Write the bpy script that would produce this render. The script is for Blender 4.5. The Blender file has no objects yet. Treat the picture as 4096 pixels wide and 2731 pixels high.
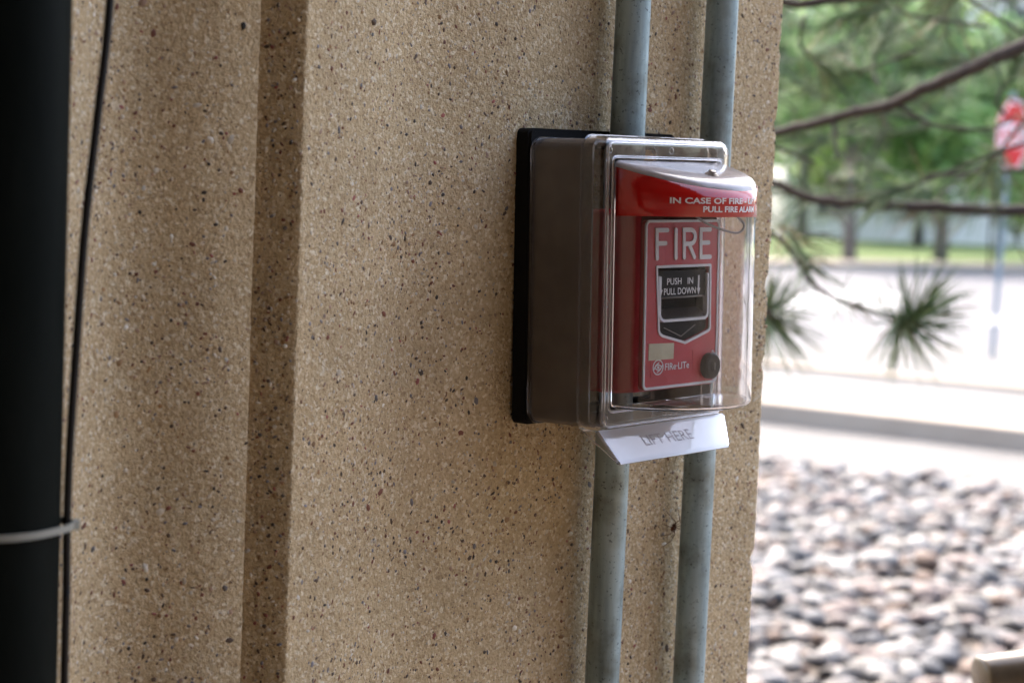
import bpy, bmesh, math, random
from mathutils import Vector, Matrix, noise
from mathutils.geometry import tessellate_polygon

PI = math.pi
S = bpy.context.scene
C = bpy.data.collections.new('scene'); S.collection.children.link(C)
rnd = random.Random(7)

# ------------------------------------------------------------------ camera
EYE = Vector((-1.16312, -0.95052, 1.65))
cam = bpy.data.cameras.new('camera'); cam_o = bpy.data.objects.new('camera', cam); C.objects.link(cam_o)
cam.sensor_width = 36.0; cam.lens = 65.78; cam.clip_start = 0.02; cam.clip_end = 1500
yaw, pitch, roll = (math.radians(a) for a in (48.2732, -4.6556, 2.3960))
fwd = Vector((math.sin(yaw)*math.cos(pitch), math.cos(yaw)*math.cos(pitch), math.sin(pitch)))
rgt = Vector((math.cos(yaw), -math.sin(yaw), 0)); upv = rgt.cross(fwd)
r0 = math.cos(roll)*rgt + math.sin(roll)*upv; r1 = -math.sin(roll)*rgt + math.cos(roll)*upv
cam_o.matrix_world = Matrix(((r0.x, r1.x, -fwd.x, EYE.x), (r0.y, r1.y, -fwd.y, EYE.y), (r0.z, r1.z, -fwd.z, EYE.z), (0, 0, 0, 1)))
cam.dof.use_dof = True; cam.dof.focus_distance = 1.42; cam.dof.aperture_fstop = 6.4; cam.dof.aperture_blades = 7
S.camera = cam_o

# ------------------------------------------------------------------ sky, sun, exposure
SUN_EL, SUN_AZ = math.radians(52), math.radians(32)      # azimuth measured from +Y towards +X
w = bpy.data.worlds.new('World'); S.world = w; w.use_nodes = True
nt = w.node_tree; bg = nt.nodes['Background']
sky = nt.nodes.new('ShaderNodeTexSky'); sky.sky_type = 'NISHITA'; sky.sun_disc = False
sky.sun_elevation = SUN_EL; sky.sun_rotation = SUN_AZ; sky.dust_density = 6.0; sky.air_density = 1.0; sky.ozone_density = 0.6
nt.links.new(sky.outputs[0], bg.inputs[0]); bg.inputs[1].default_value = 0.15
sun = bpy.data.lights.new('sun', 'SUN'); sun.energy = 0.6; sun.angle = math.radians(12); sun.color = (1.0, 0.955, 0.89)
sun_o = bpy.data.objects.new('sun', sun); C.objects.link(sun_o)
sdir = Vector((math.sin(SUN_AZ)*math.cos(SUN_EL), math.cos(SUN_AZ)*math.cos(SUN_EL), math.sin(SUN_EL)))
sun_o.rotation_euler = sdir.to_track_quat('Z', 'Y').to_euler(); sun_o.location = (0, 0, 30)
S.view_settings.view_transform = 'Standard'; S.view_settings.look = 'None'; S.view_settings.gamma = 1.0
S.view_settings.exposure = 3.0
cy = S.cycles
cy.max_bounces = 18; cy.transmission_bounces = 18; cy.transparent_max_bounces = 16; cy.glossy_bounces = 8; cy.diffuse_bounces = 5
cy.sample_clamp_indirect = 6.0; cy.use_denoising = True

# ------------------------------------------------------------------ helpers
class MB:
    """collects verts and faces of one mesh, with an optional colour per face"""
    def __init__(s): s.v, s.f, s.c = [], [], []
    def add(s, vs, fs, col=None):
        o = len(s.v); s.v += [tuple(p) for p in vs]; s.f += [[o+i for i in f] for f in fs]
        if col is not None: s.c += [col]*len(fs)
        return s
    def box(s, a, b, col=None):
        (x0, y0, z0), (x1, y1, z1) = a, b
        vs = [(x0,y0,z0),(x1,y0,z0),(x1,y1,z0),(x0,y1,z0),(x0,y0,z1),(x1,y0,z1),(x1,y1,z1),(x0,y1,z1)]
        return s.add(vs, [(3,2,1,0),(4,5,6,7),(0,1,5,4),(1,2,6,5),(2,3,7,6),(3,0,4,7)], col)
    def tube(s, pts, rad, n=8, cap=True, col=None):
        pts = [Vector(p) for p in pts]; rs = rad if isinstance(rad, (list, tuple)) else [rad]*len(pts)
        vs, fs = [], []; prev = None
        for i, p in enumerate(pts):
            t = (pts[min(i+1, len(pts)-1)] - pts[max(i-1, 0)]).normalized()
            if prev is None:
                a = t.orthogonal().normalized()
            else:
                a = (prev - t*prev.dot(t)).normalized()
            prev = a; b = t.cross(a)
            for k in range(n):
                q = 2*PI*k/n; vs.append(p + rs[i]*(math.cos(q)*a + math.sin(q)*b))
        for i in range(len(pts)-1):
            for k in range(n):
                k2 = (k+1) % n; fs.append((i*n+k, i*n+k2, (i+1)*n+k2, (i+1)*n+k))
        if cap: fs += [tuple(range(n-1, -1, -1)), tuple((len(pts)-1)*n+k for k in range(n))]
        return s.add(vs, fs, col)
    def poly(s, outer, holes, f0, f1, wall=True):
        """prism of a 2-D polygon with holes; f0/f1 map a 2-D point to the back / front 3-D point"""
        loops = [outer] + list(holes)
        flat = [p for l in loops for p in l]; n = len(flat)
        tris = tessellate_polygon([[Vector((p[0], p[1], 0)) for p in l] for l in loops])
        vs = [f1(p) for p in flat] + [f0(p) for p in flat]; fs = []
        for t in tris:
            a, b, c_ = (Vector((*flat[i], 0)) for i in t)
            t = tuple(t) if (b-a).cross(c_-a).z > 0 else tuple(reversed(t))
            fs.append(t); fs.append(tuple(n+i for i in reversed(t)))
        if wall:
            o = 0
            for l in loops:
                m = len(l)
                ar = sum(l[i][0]*l[(i+1) % m][1]-l[(i+1) % m][0]*l[i][1] for i in range(m)) * (1 if l is outer else -1)
                for i in range(m):
                    a, b = o+i, o+(i+1) % m
                    fs.append((a, n+a, n+b, b) if ar > 0 else (a, b, n+b, n+a))
                o += m
        return s.add(vs, fs)
    def build(s, name, m, parent=None, smooth=None):
        me = bpy.data.meshes.new(name); me.from_pydata(s.v, [], s.f); me.validate()
        if s.c and len(me.polygons) == len(s.c):
            at = me.color_attributes.new('Col', 'FLOAT_COLOR', 'CORNER')
            buf = []
            for p, col in zip(me.polygons, s.c): buf += list((*col, 1.0))*p.loop_total
            at.data.foreach_set('color', buf)
        if smooth is not None:
            if smooth >= 180: me.polygons.foreach_set('use_smooth', [True]*len(me.polygons))
            else: me.shade_smooth() if False else set_sharp(me, smooth)
        me.materials.append(MAT[m])
        return link(name, me, parent)
def set_sharp(me, deg):
    me.polygons.foreach_set('use_smooth', [True]*len(me.polygons))
    bm = bmesh.new(); bm.from_mesh(me); lim = math.radians(deg)
    bm.normal_update()
    for e in bm.edges: e.smooth = len(e.link_faces) == 2 and e.calc_face_angle(9) < lim
    bm.to_mesh(me); bm.free()
def link(name, data, parent=None):
    o = bpy.data.objects.new(name, data); C.objects.link(o); o.parent = parent; return o
def tag(o, label=None, cat=None, group=None, kind=None):
    if label: o['label'] = label
    if cat: o['category'] = cat
    if group: o['group'] = group
    if kind: o['kind'] = kind
    return o
def empty(name, loc, label, cat, group=None):
    o = link(name, None); o.location = loc; o.empty_display_size = 0.05
    return tag(o, label, cat, group)
def rrect(x0, x1, z0, z1, r, n=5):
    out = []
    for cx, cz, a0 in ((x1-r, z1-r, 0), (x0+r, z1-r, 90), (x0+r, z0+r, 180), (x1-r, z0+r, 270)):
        for k in range(n+1):
            a = math.radians(a0 + 90*k/n); out.append((cx+r*math.cos(a), cz+r*math.sin(a)))
    return out
def offset(path, d, closed):
    """mitred offset of a 2-D polyline to its left by d"""
    n = len(path); out = []
    for i, p in enumerate(path):
        a = path[(i-1) % n] if (closed or i > 0) else None
        b = path[(i+1) % n] if (closed or i < n-1) else None
        p = Vector(p); ds = []
        if a is not None: ds.append((p-Vector(a)).normalized())
        if b is not None: ds.append((Vector(b)-p).normalized())
        ns = [Vector((-q.y, q.x)) for q in ds]
        if len(ns) == 1: out.append(tuple(p + ns[0]*d))
        else:
            m = (ns[0]+ns[1]); m = m.normalized() if m.length > 1e-6 else ns[0]
            k = max(0.5, m.dot(ns[0])); out.append(tuple(p + m*(d/k)))
    return out
def ring_prism(mb, O, I, f0, f1):
    n = len(O); fs = []
    for i in range(n):
        j = (i+1) % n
        fs += [(i, j, n+j, n+i), (2*n+j, 2*n+i, 3*n+i, 3*n+j), (j, i, 2*n+i, 2*n+j), (n+i, n+j, 3*n+j, 3*n+i)]
    mb.add([f1(p) for p in O]+[f1(p) for p in I]+[f0(p) for p in O]+[f0(p) for p in I], fs)
def resample(loops, c):
    """star-shaped loops about c resampled at the union of their vertex angles"""
    ang = sorted(set(round(math.atan2(p[1]-c[1], p[0]-c[0]), 5) for l in loops for p in l)); out = []
    for l in loops:
        r_ = []
        for a in ang:
            d = Vector((math.cos(a), math.sin(a))); best = 0
            for i in range(len(l)):
                p, q = Vector(l[i])-Vector(c), Vector(l[(i+1) % len(l)])-Vector(c); e = q-p; den = d.x*e.y-d.y*e.x
                if abs(den) < 1e-9: continue
                t_ = (p.x*e.y-p.y*e.x)/den; u_ = (p.x*d.y-p.y*d.x)/den
                if t_ > 0 and -1e-6 <= u_ <= 1+1e-6: best = max(best, t_)
            r_.append((c[0]+d.x*best, c[1]+d.y*best))
        out.append(r_)
    return out
def ribbon(mb, path, width, f0, f1, closed=False, caps=6):
    """flat raised strip along a 2-D path (front at f1, back at f0)"""
    L, R = offset(path, width/2, closed), offset(path, -width/2, closed)
    if closed:
        ar = sum(L[i][0]*L[(i+1) % len(L)][1]-L[(i+1) % len(L)][0]*L[i][1] for i in range(len(L)))
        ring_prism(mb, *((R, L) if ar > 0 else (L, R)), f0, f1)
        return
    def cap(c, start):
        a0 = math.atan2(start[1]-c[1], start[0]-c[0]); r = width/2
        return [(c[0]+r*math.cos(a0-PI*k/caps), c[1]+r*math.sin(a0-PI*k/caps)) for k in range(1, caps)]
    ce, cs = cap(path[-1], L[-1]), cap(path[0], R[0]); n = len(L)
    flat = list(L) + ce + list(reversed(R)) + cs; m = len(flat)      # clockwise outline
    ri = lambda i: n+len(ce)+(n-1-i)
    fr = [(i, ri(i), ri(i+1), i+1) for i in range(n-1)]
    fr.append(tuple([n-1, ri(n-1)] + list(range(n+len(ce)-1, n-1, -1))))
    fr.append(tuple([ri(0), 0] + list(range(m-1, m-len(cs)-1, -1))))
    fs = list(fr) + [tuple(m+i for i in reversed(f)) for f in fr]
    fs += [(i, (i+1) % m, m+(i+1) % m, m+i) for i in range(m)]
    mb.add([f1(p) for p in flat] + [f0(p) for p in flat], fs)
def text2d(txt, size, width=None, bold=0.0):
    """2-D triangles of a line of text starting at the origin, capital height = size"""
    cu = bpy.data.curves.new('t', 'FONT'); cu.body = txt; cu.size = 1.0; cu.offset = bold; cu.resolution_u = 3
    o = bpy.data.objects.new('t', cu); C.objects.link(o)
    dg = bpy.context.evaluated_depsgraph_get(); me = bpy.data.meshes.new_from_object(o.evaluated_get(dg))
    vs = [(v.co.x, v.co.y) for v in me.vertices]; fs = [tuple(p.vertices) for p in me.polygons]
    bpy.data.objects.remove(o); bpy.data.curves.remove(cu); bpy.data.meshes.remove(me)
    x0 = min(v[0] for v in vs); x1 = max(v[0] for v in vs); y1 = max(v[1] for v in vs); y0 = min(0, min(v[1] for v in vs))
    k = size/y1; kx = (width/(x1-x0)) if width else k
    return [((x-x0)*kx, y*k) for x, y in vs], fs
def put_text(mb, txt, size, width, f, bold=0.0):
    vs, fs = text2d(txt, size, width, bold); mb.add([f(p) for p in vs], fs)

# ------------------------------------------------------------------ materials
MAT = {}
def mat(name, col=(0.5, 0.5, 0.5), rough=0.6, metal=0.0, spec=0.5, **kw):
    m = bpy.data.materials.new(name); m.use_nodes = True; b = m.node_tree.nodes['Principled BSDF']
    b.inputs['Base Color'].default_value = (*col, 1); b.inputs['Roughness'].default_value = rough
    b.inputs['Metallic'].default_value = metal; b.inputs['Specular IOR Level'].default_value = spec
    for k, v in kw.items(): b.inputs[k].default_value = v
    MAT[name] = m; return m, m.node_tree, b
def N(nt, typ, **kw):
    n = nt.nodes.new('ShaderNode'+typ)
    for k, v in kw.items():
        if k in n.inputs.keys() if isinstance(k, str) else False: n.inputs[k].default_value = v
        else: setattr(n, k, v)
    return n
def ramp(nt, fac, stops):
    r = N(nt, 'ValToRGB'); el = r.color_ramp.elements
    while len(el) < len(stops): el.new(0.5)
    for e, (p, c) in zip(el, stops): e.position = p; e.color = (*c, 1) if len(c) == 3 else c
    nt.links.new(fac, r.inputs[0]); return r.outputs[0]
def noise_tex(nt, scale, detail=4, rough=0.55, vec=None, dist=0.0):
    n = N(nt, 'TexNoise'); n.inputs['Scale'].default_value = scale; n.inputs['Detail'].default_value = detail
    n.inputs['Roughness'].default_value = rough; n.inputs['Distortion'].default_value = dist
    if vec is not None: nt.links.new(vec, n.inputs['Vector'])
    return n.outputs['Fac']
def coord(nt, kind='Object'): return N(nt, 'TexCoord').outputs[kind]
def mix(nt, fac, a, b, blend='MIX'):
    n = N(nt, 'Mix'); n.data_type = 'RGBA'; n.blend_type = blend
    for s_, v in ((n.inputs[0], fac), (n.inputs[6], a), (n.inputs[7], b)):
        if hasattr(v, 'is_output'): nt.links.new(v, s_)
        elif isinstance(v, (int, float)): s_.default_value = v
        else: s_.default_value = (*v, 1)
    return n.outputs[2]
def bump(nt, b, h, strength, dist):
    n = N(nt, 'Bump'); n.inputs['Strength'].default_value = strength; n.inputs['Distance'].default_value = dist
    nt.links.new(h, n.inputs['Height']); nt.links.new(n.outputs[0], b.inputs['Normal']); return n
def mapping(nt, vec, scale):
    m = N(nt, 'Mapping'); m.inputs['Scale'].default_value = scale; nt.links.new(vec, m.inputs['Vector']); return m.outputs[0]

# sand-coloured concrete matrix between the chips
m, t, b = mat('concrete', rough=0.88, spec=0.25)
v = coord(t)
fine = noise_tex(t, 420, 3, 0.7, v); mid = noise_tex(t, 170, 4, 0.7, v); big = noise_tex(t, 9, 4, 0.6, v)
c1 = ramp(t, mid, [(0.30, (0.31, 0.205, 0.105)), (0.50, (0.43, 0.30, 0.16)), (0.72, (0.56, 0.42, 0.25))])
c2 = ramp(t, fine, [(0.30, (0.10, 0.06, 0.035)), (0.42, (0.40, 0.285, 0.165)), (0.60, (0.46, 0.335, 0.20)), (0.72, (0.78, 0.66, 0.50))])
vor = N(t, 'TexVoronoi'); vor.inputs['Scale'].default_value = 430; t.links.new(v, vor.inputs['Vector'])
sepc = N(t, 'SeparateColor'); t.links.new(vor.outputs['Color'], sepc.inputs[0])
c5 = ramp(t, sepc.outputs[0], [(0.0, (0.16, 0.09, 0.05)), (0.10, (0.36, 0.24, 0.13)), (0.30, (0.44, 0.31, 0.18)), (0.62, (0.47, 0.345, 0.20)), (0.84, (0.60, 0.48, 0.32)), (1.0, (0.82, 0.74, 0.60))])
c3 = mix(t, 0.42, mix(t, 0.5, c1, c2), c5)
c4 = mix(t, 1.0, c3, ramp(t, big, [(0.3, (1.22, 1.30, 1.33)), (0.7, (1.52, 1.61, 1.63))]), 'MULTIPLY')
t.links.new(c4, b.inputs['Base Color'])
hh = N(t, 'Math'); hh.operation = 'ADD'; t.links.new(fine, hh.inputs[0]); t.links.new(mid, hh.inputs[1])
bump(t, b, hh.outputs[0], 1.0, 0.0028)
# stone chips
m, t, b = mat('chips', rough=0.6, spec=0.4)
a = N(t, 'VertexColor'); a.layer_name = 'Col'
t.links.new(mix(t, 0.35, a.outputs[0], ramp(t, noise_tex(t, 900, 3, 0.6, coord(t)), [(0.3, (0.05, 0.04, 0.03)), (0.7, (0.5, 0.42, 0.32))]), 'SOFT_LIGHT'), b.inputs['Base Color'])
# plain cast concrete of the breezeway
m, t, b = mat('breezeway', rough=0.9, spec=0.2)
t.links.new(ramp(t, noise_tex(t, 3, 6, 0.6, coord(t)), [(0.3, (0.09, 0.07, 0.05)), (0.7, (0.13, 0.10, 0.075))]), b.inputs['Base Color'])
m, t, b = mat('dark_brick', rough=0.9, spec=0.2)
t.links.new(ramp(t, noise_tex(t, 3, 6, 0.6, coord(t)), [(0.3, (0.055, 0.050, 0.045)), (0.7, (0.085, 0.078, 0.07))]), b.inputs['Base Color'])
m, t, b = mat('unseen_roof_soffit', rough=0.9, spec=0.2)
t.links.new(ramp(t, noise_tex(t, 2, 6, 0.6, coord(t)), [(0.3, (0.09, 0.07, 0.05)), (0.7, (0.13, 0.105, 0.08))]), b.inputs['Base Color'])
# galvanised steel
m, t, b = mat('galvanised', rough=0.45, metal=0.3, spec=0.5)
v = coord(t); vs_ = mapping(t, v, (1, 1, 0.12)); gn = noise_tex(t, 70, 5, 0.6, vs_); sp = noise_tex(t, 300, 3, 0.7, v); bl = noise_tex(t, 22, 4, 0.6, v)
base = ramp(t, gn, [(0.32, (0.23, 0.30, 0.31)), (0.52, (0.36, 0.46, 0.475)), (0.75, (0.48, 0.585, 0.595))])
spots = ramp(t, sp, [(0.61, (1, 1, 1)), (0.68, (0.30, 0.30, 0.29))])
stain = ramp(t, bl, [(0.34, (0.62, 0.58, 0.52)), (0.52, (1, 1, 1))])
t.links.new(mix(t, 1.0, mix(t, 1.0, base, spots, 'MULTIPLY'), stain, 'MULTIPLY'), b.inputs['Base Color'])
t.links.new(ramp(t, gn, [(0.3, (0.62,)*3), (0.7, (0.42,)*3)]), b.inputs['Roughness'])
bump(t, b, sp, 0.25, 0.0004)
# clear polycarbonate, real refraction, faint lilac
m, t, b = mat('polycarbonate', (0.965, 0.955, 0.975), rough=0.015, spec=0.5)
b.inputs['Transmission Weight'].default_value = 1.0; b.inputs['IOR'].default_value = 1.56
v = coord(t); t.links.new(ramp(t, noise_tex(t, 45, 5, 0.7, v), [(0.45, (0.012,)*3), (0.8, (0.10,)*3)]), b.inputs['Roughness'])
bump(t, b, noise_tex(t, 30, 2, 0.5, v), 0.12, 0.002)
m, t, b = mat('hazed_plastic', (0.30, 0.26, 0.24), rough=0.22, spec=0.5)
b.inputs['Transmission Weight'].default_value = 0.72; b.inputs['IOR'].default_value = 1.5
t.links.new(ramp(t, noise_tex(t, 16, 5, 0.65, coord(t)), [(0.3, (0.20, 0.17, 0.155)), (0.7, (0.38, 0.34, 0.32))]), b.inputs['Base Color'])
m, t, b = mat('reflection_tint_plastic', (0.62, 0.56, 0.54), rough=0.14, spec=0.6)  # pale colour put in for the concrete's grazing reflection on the shield top
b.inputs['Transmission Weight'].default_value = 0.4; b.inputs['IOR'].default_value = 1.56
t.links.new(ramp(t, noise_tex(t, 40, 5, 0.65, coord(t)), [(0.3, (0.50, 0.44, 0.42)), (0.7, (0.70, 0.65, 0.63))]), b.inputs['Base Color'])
m, t, b = mat('sky_tint_flap', (0.90, 0.91, 0.94), rough=0.06, spec=0.6)  # sky reflection on the flap, put into its white colour
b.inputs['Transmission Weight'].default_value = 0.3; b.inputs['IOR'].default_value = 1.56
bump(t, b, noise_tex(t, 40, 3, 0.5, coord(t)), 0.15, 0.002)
m, t, b = mat('red_vinyl', (0.50, 0.010, 0.008), rough=0.10, spec=0.7)
bump(t, b, noise_tex(t, 120, 2, 0.5, mapping(t, coord(t), (3, 3, 0.3))), 0.12, 0.001)
m, t, b = mat('red_plastic', (0.36, 0.022, 0.028), rough=0.42, spec=0.5)
t.links.new(ramp(t, noise_tex(t, 60, 5, 0.65, coord(t)), [(0.35, (0.47, 0.020, 0.028)), (0.62, (0.53, 0.030, 0.038)), (0.82, (0.56, 0.08, 0.08))]), b.inputs['Base Color'])
mat('white_print', (0.74, 0.74, 0.73), rough=0.45)
mat('white_text', (0.80, 0.74, 0.74), rough=0.4)
mat('black_plastic', (0.012, 0.011, 0.010), rough=0.5, spec=0.12)
mat('pale_print', (0.40, 0.37, 0.41), rough=0.5)
mat('grey_plastic', (0.20, 0.18, 0.16), rough=0.5)
m, t, b = mat('sticker', (0.62, 0.57, 0.38), rough=0.7)
t.links.new(ramp(t, noise_tex(t, 90, 4, 0.6, coord(t)), [(0.3, (0.55, 0.50, 0.33)), (0.7, (0.64, 0.60, 0.42))]), b.inputs['Base Color'])
m, t, b = mat('foam', (0.010, 0.010, 0.010), rough=0.95, spec=0.15)
bump(t, b, noise_tex(t, 700, 3, 0.7, coord(t)), 0.6, 0.001)
mat('steel', (0.42, 0.38, 0.35), rough=0.35, metal=0.9)
mat('lanyard', (0.36, 0.34, 0.35), rough=0.45, metal=0.3)
m, t, b = mat('dark_pipe', (0.012, 0.017, 0.014), rough=0.6, spec=0.04)
t.links.new(ramp(t, noise_tex(t, 14, 6, 0.7, mapping(t, coord(t), (1, 1, 0.25))), [(0.4, (0.002, 0.0036, 0.0028)), (0.75, (0.007, 0.009, 0.0075))]), b.inputs['Base Color'])
mat('cable', (0.014, 0.012, 0.011), rough=0.5, spec=0.3)
mat('nylon', (0.26, 0.26, 0.22), rough=0.5)
m, t, b = mat('rail_paint', (0.42, 0.33, 0.22), rough=0.2)
t.links.new(ramp(t, noise_tex(t, 40, 5, 0.6, coord(t)), [(0.35, (0.040, 0.032, 0.022)), (0.7, (0.065, 0.055, 0.042))]), b.inputs['Base Color'])
bump(t, b, noise_tex(t, 55, 4, 0.6, coord(t)), 0.25, 0.002)
m, t, b = mat('spider', (0.16, 0.05, 0.02), rough=0.6)
def ground_mat(name, scale, stops, rough=0.9):
    m, t, b = mat(name, rough=rough, spec=0.25)
    n1 = noise_tex(t, scale, 6, 0.65, coord(t)); t.links.new(ramp(t, n1, stops), b.inputs['Base Color'])
    bump(t, b, noise_tex(t, scale*40, 3, 0.6, coord(t)), 0.4, 0.004)
ground_mat('earth', 0.6, [(0.3, (0.10, 0.085, 0.06)), (0.7, (0.17, 0.15, 0.11))])
ground_mat('gravel_soil', 9, [(0.3, (0.06, 0.052, 0.045)), (0.7, (0.12, 0.10, 0.088))])
ground_mat('pale_concrete', 1.2, [(0.3, (0.070, 0.069, 0.068)), (0.7, (0.100, 0.098, 0.096))])
ground_mat('kerb', 2.0, [(0.3, (0.26, 0.215, 0.17)), (0.7, (0.31, 0.265, 0.215))])
ground_mat('asphalt', 0.5, [(0.3, (0.068, 0.068, 0.074)), (0.7, (0.092, 0.092, 0.10))])
ground_mat('sun_patch', 6, [(0.3, (0.20, 0.20, 0.20)), (0.6, (0.30, 0.30, 0.30))])  # pale tone stands in for sunlight on the asphalt
ground_mat('lawn', 0.7, [(0.3, (0.08, 0.12, 0.035)), (0.7, (0.12, 0.17, 0.05))])
m, t, b = mat('pebble', rough=0.72, spec=0.3)
a = N(t, 'VertexColor'); a.layer_name = 'Col'
t.links.new(mix(t, 0.5, a.outputs[0], ramp(t, noise_tex(t, 38, 5, 0.65, coord(t)), [(0.3, (0.2,)*3), (0.7, (0.75,)*3)]), 'SOFT_LIGHT'), b.inputs['Base Color'])
def foliage(name, trans=0.45):
    m = bpy.data.materials.new(name); m.use_nodes = True; t = m.node_tree; b = t.nodes['Principled BSDF']
    a = N(t, 'VertexColor'); a.layer_name = 'Col'; t.links.new(a.outputs[0], b.inputs['Base Color'])
    b.inputs['Roughness'].default_value = 0.55; b.inputs['Specular IOR Level'].default_value = 0.3
    tr = N(t, 'BsdfTranslucent'); t.links.new(a.outputs[0], tr.inputs[0]); ms = N(t, 'MixShader'); ms.inputs[0].default_value = trans
    t.links.new(b.outputs[0], ms.inputs[1]); t.links.new(tr.outputs[0], ms.inputs[2]); t.links.new(ms.outputs[0], t.nodes['Material Output'].inputs[0])
    MAT[name] = m
foliage('leaf', 0.5); foliage('needle', 0.3)
m, t, b = mat('bark', rough=0.9, spec=0.2)
t.links.new(ramp(t, noise_tex(t, 60, 5, 0.7, coord(t)), [(0.3, (0.025, 0.021, 0.02)), (0.7, (0.075, 0.065, 0.06))]), b.inputs['Base Color'])
m, t, b = mat('grey_bark', rough=0.9, spec=0.2)
t.links.new(ramp(t, noise_tex(t, 8, 5, 0.7, coord(t)), [(0.3, (0.09, 0.08, 0.08)), (0.7, (0.18, 0.165, 0.16))]), b.inputs['Base Color'])
mat('sign_red', (0.52, 0.016, 0.018), rough=0.6, spec=0.2)
mat('sign_white', (0.8, 0.8, 0.8), rough=0.4)
mat('post_steel', (0.16, 0.21, 0.26), rough=0.5, metal=0.4)
ground_mat('stucco', 0.8, [(0.3, (0.58, 0.54, 0.50)), (0.7, (0.68, 0.64, 0.60))])
mat('window_glass', (0.05, 0.06, 0.07), rough=0.1)

# ------------------------------------------------------------------ the setting: ground and street
KT, KN = Vector((0.14, -0.99, 0)).normalized(), Vector((0.99, 0.14, 0)).normalized()   # along / across the kerb
def kp(s_, t_, z=0.0): return KN*s_ + KT*t_ + Vector((0, 0, z))
def sheet(name, pts, z, m, label=None):
    mb = MB(); mb.add([(p[0], p[1], z) for p in pts], [tuple(range(len(pts)))])
    o = mb.build(name, m); tag(o, label, kind='structure'); return o
sheet('ground', [(-400, -400), (500, -400), (500, 500), (-400, 500)], -0.012, 'earth')
sheet('breezeway_floor', [(-7.5, -5), (0.62, -5), (0.62, 4.2), (-7.5, 4.2)], 0.0, 'breezeway')
q = [kp(s_, t_) for s_, t_ in ((1.25, -14), (9.2, -14), (9.2, 16), (1.25, 16))]
bed = sheet('pebble_bed', [(0.63, 16), (0.63, -16)] + [(kp(9.2, 16).x, -16), (kp(9.2, -18).x, 17)], -0.004, 'gravel_soil')
sheet('walkway', [kp(9.2, -60), kp(9.2, 60), kp(11.25, 60), kp(11.25, -60)], 0.0, 'pale_concrete')
mb = MB(); prof = [(11.25, 0.0), (11.262, 0.145), (11.275, 0.158), (11.29, 0.162), (11.42, 0.164), (15.0, 0.128)]
vs, fs = [], []
for s_, z in prof: vs += [kp(s_, -60, z), kp(s_, 60, z)]
for i in range(len(prof)-1): fs.append((2*i, 2*i+2, 2*i+3, 2*i+1))
mb.add(vs[:10], fs[:4]); tag(mb.build('kerb', 'kerb', smooth=30), kind='structure')
sheet('pavement', [kp(11.42, -60), kp(11.42, 60), kp(13.75, 60), kp(13.75, -60)], 0.1645, 'pale_concrete')
mb = MB(); mb.add([kp(13.75, -60, 0.15), kp(13.75, 60, 0.15), kp(13.76, 60, 0.205), kp(13.76, -60, 0.205), kp(13.95, 60, 0.210), kp(13.95, -60, 0.210)], [(0, 1, 2, 3), (3, 2, 4, 5)])
tag(mb.build('kerb', 'kerb'), kind='structure')
apron = [kp(13.95, -60), kp(13.95, 60), (52, -60), (42, -0.1), (26.8, 5.5), (17.64, 8.34), (14.2, 9.5), (13.3, 12.5), (12.5, 21.5)]
sheet('concrete_apron', [(p[0], p[1]) for p in apron], 0.210, 'pale_concrete')
sheet('road', [kp(15.05, -90), kp(15.05, 90), (300, -80), (300, 200), (-20, 200)], -0.004, 'asphalt')
sheet('painted_sun_patch', [(25.1, 16.6), (23.6, 15.2), (24.6, 14.1), (29.4, 16.6), (30.4, 18.2)], 0.001, 'sun_patch')  # pale sheets painted as sunlit patches of road
sheet('painted_sun_patch', [(23.0, 11.9), (25.4, 12.9), (27.5, 11.9), (25, 10.7)], 0.001, 'sun_patch')
far_a, far_b = Vector((-8, 40.2, 0)), Vector((120, -3.6, 0))
fd = (far_b-far_a).normalized(); fn = Vector((-fd.y, fd.x, 0))
mb = MB()
mb.add([far_a, far_b, far_b+Vector((0, 0, .14)), far_a+Vector((0, 0, .14)), far_b+fn*3+Vector((0, 0, .14)), far_a+fn*3+Vector((0, 0, .14))], [(0, 1, 2, 3), (3, 2, 4, 5)])
tag(mb.build('far_pavement', 'kerb'), kind='structure')
sheet('lawn', [far_a+fn*2.9, far_b+fn*2.9, far_b+fn*160, far_a+fn*160], 0.15, 'lawn')

# the covered walk that shades the column, with added walls that shape its light
mb = MB(); mb.poly([(-7.5, -5), (0.08, -5), (0.08, -0.05), (0.31, -0.05), (0.31, 4.2), (-7.5, 4.2)], [], lambda p: (p[0], p[1], 4.6), lambda p: (p[0], p[1], 5.0)); tag(mb.build('unseen_canopy_roof', 'unseen_roof_soffit'), kind='structure')  # unseen roof, outline notched to let sky light reach the column
mb = MB(); mb.box((-7.5, -5.3, 0.001), (0.3, -4.98, 4.599)); tag(mb.build('opposite_wall', 'dark_brick'), kind='structure')
mb = MB(); mb.box((0.302, -5.3, 0.001), (4.6, -4.98, 4.599)); tag(mb.build('added_sky_blocker', 'dark_brick'), kind='structure')  # added out of view to keep the light grazing from the right
mb = MB(); mb.box((4.602, -5.25, 0.001), (9.0, -5.0, 2.1)); tag(mb.build('added_reflection_blocker', 'dark_brick'), kind='structure')  # added low and unseen: blocks level reflections, leaves the sky open above
mb = MB(); mb.box((-7.8, -5.3, 0.001), (-7.5, 4.2, 4.599)); tag(mb.build('end_wall', 'breezeway'), kind='structure')

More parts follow.
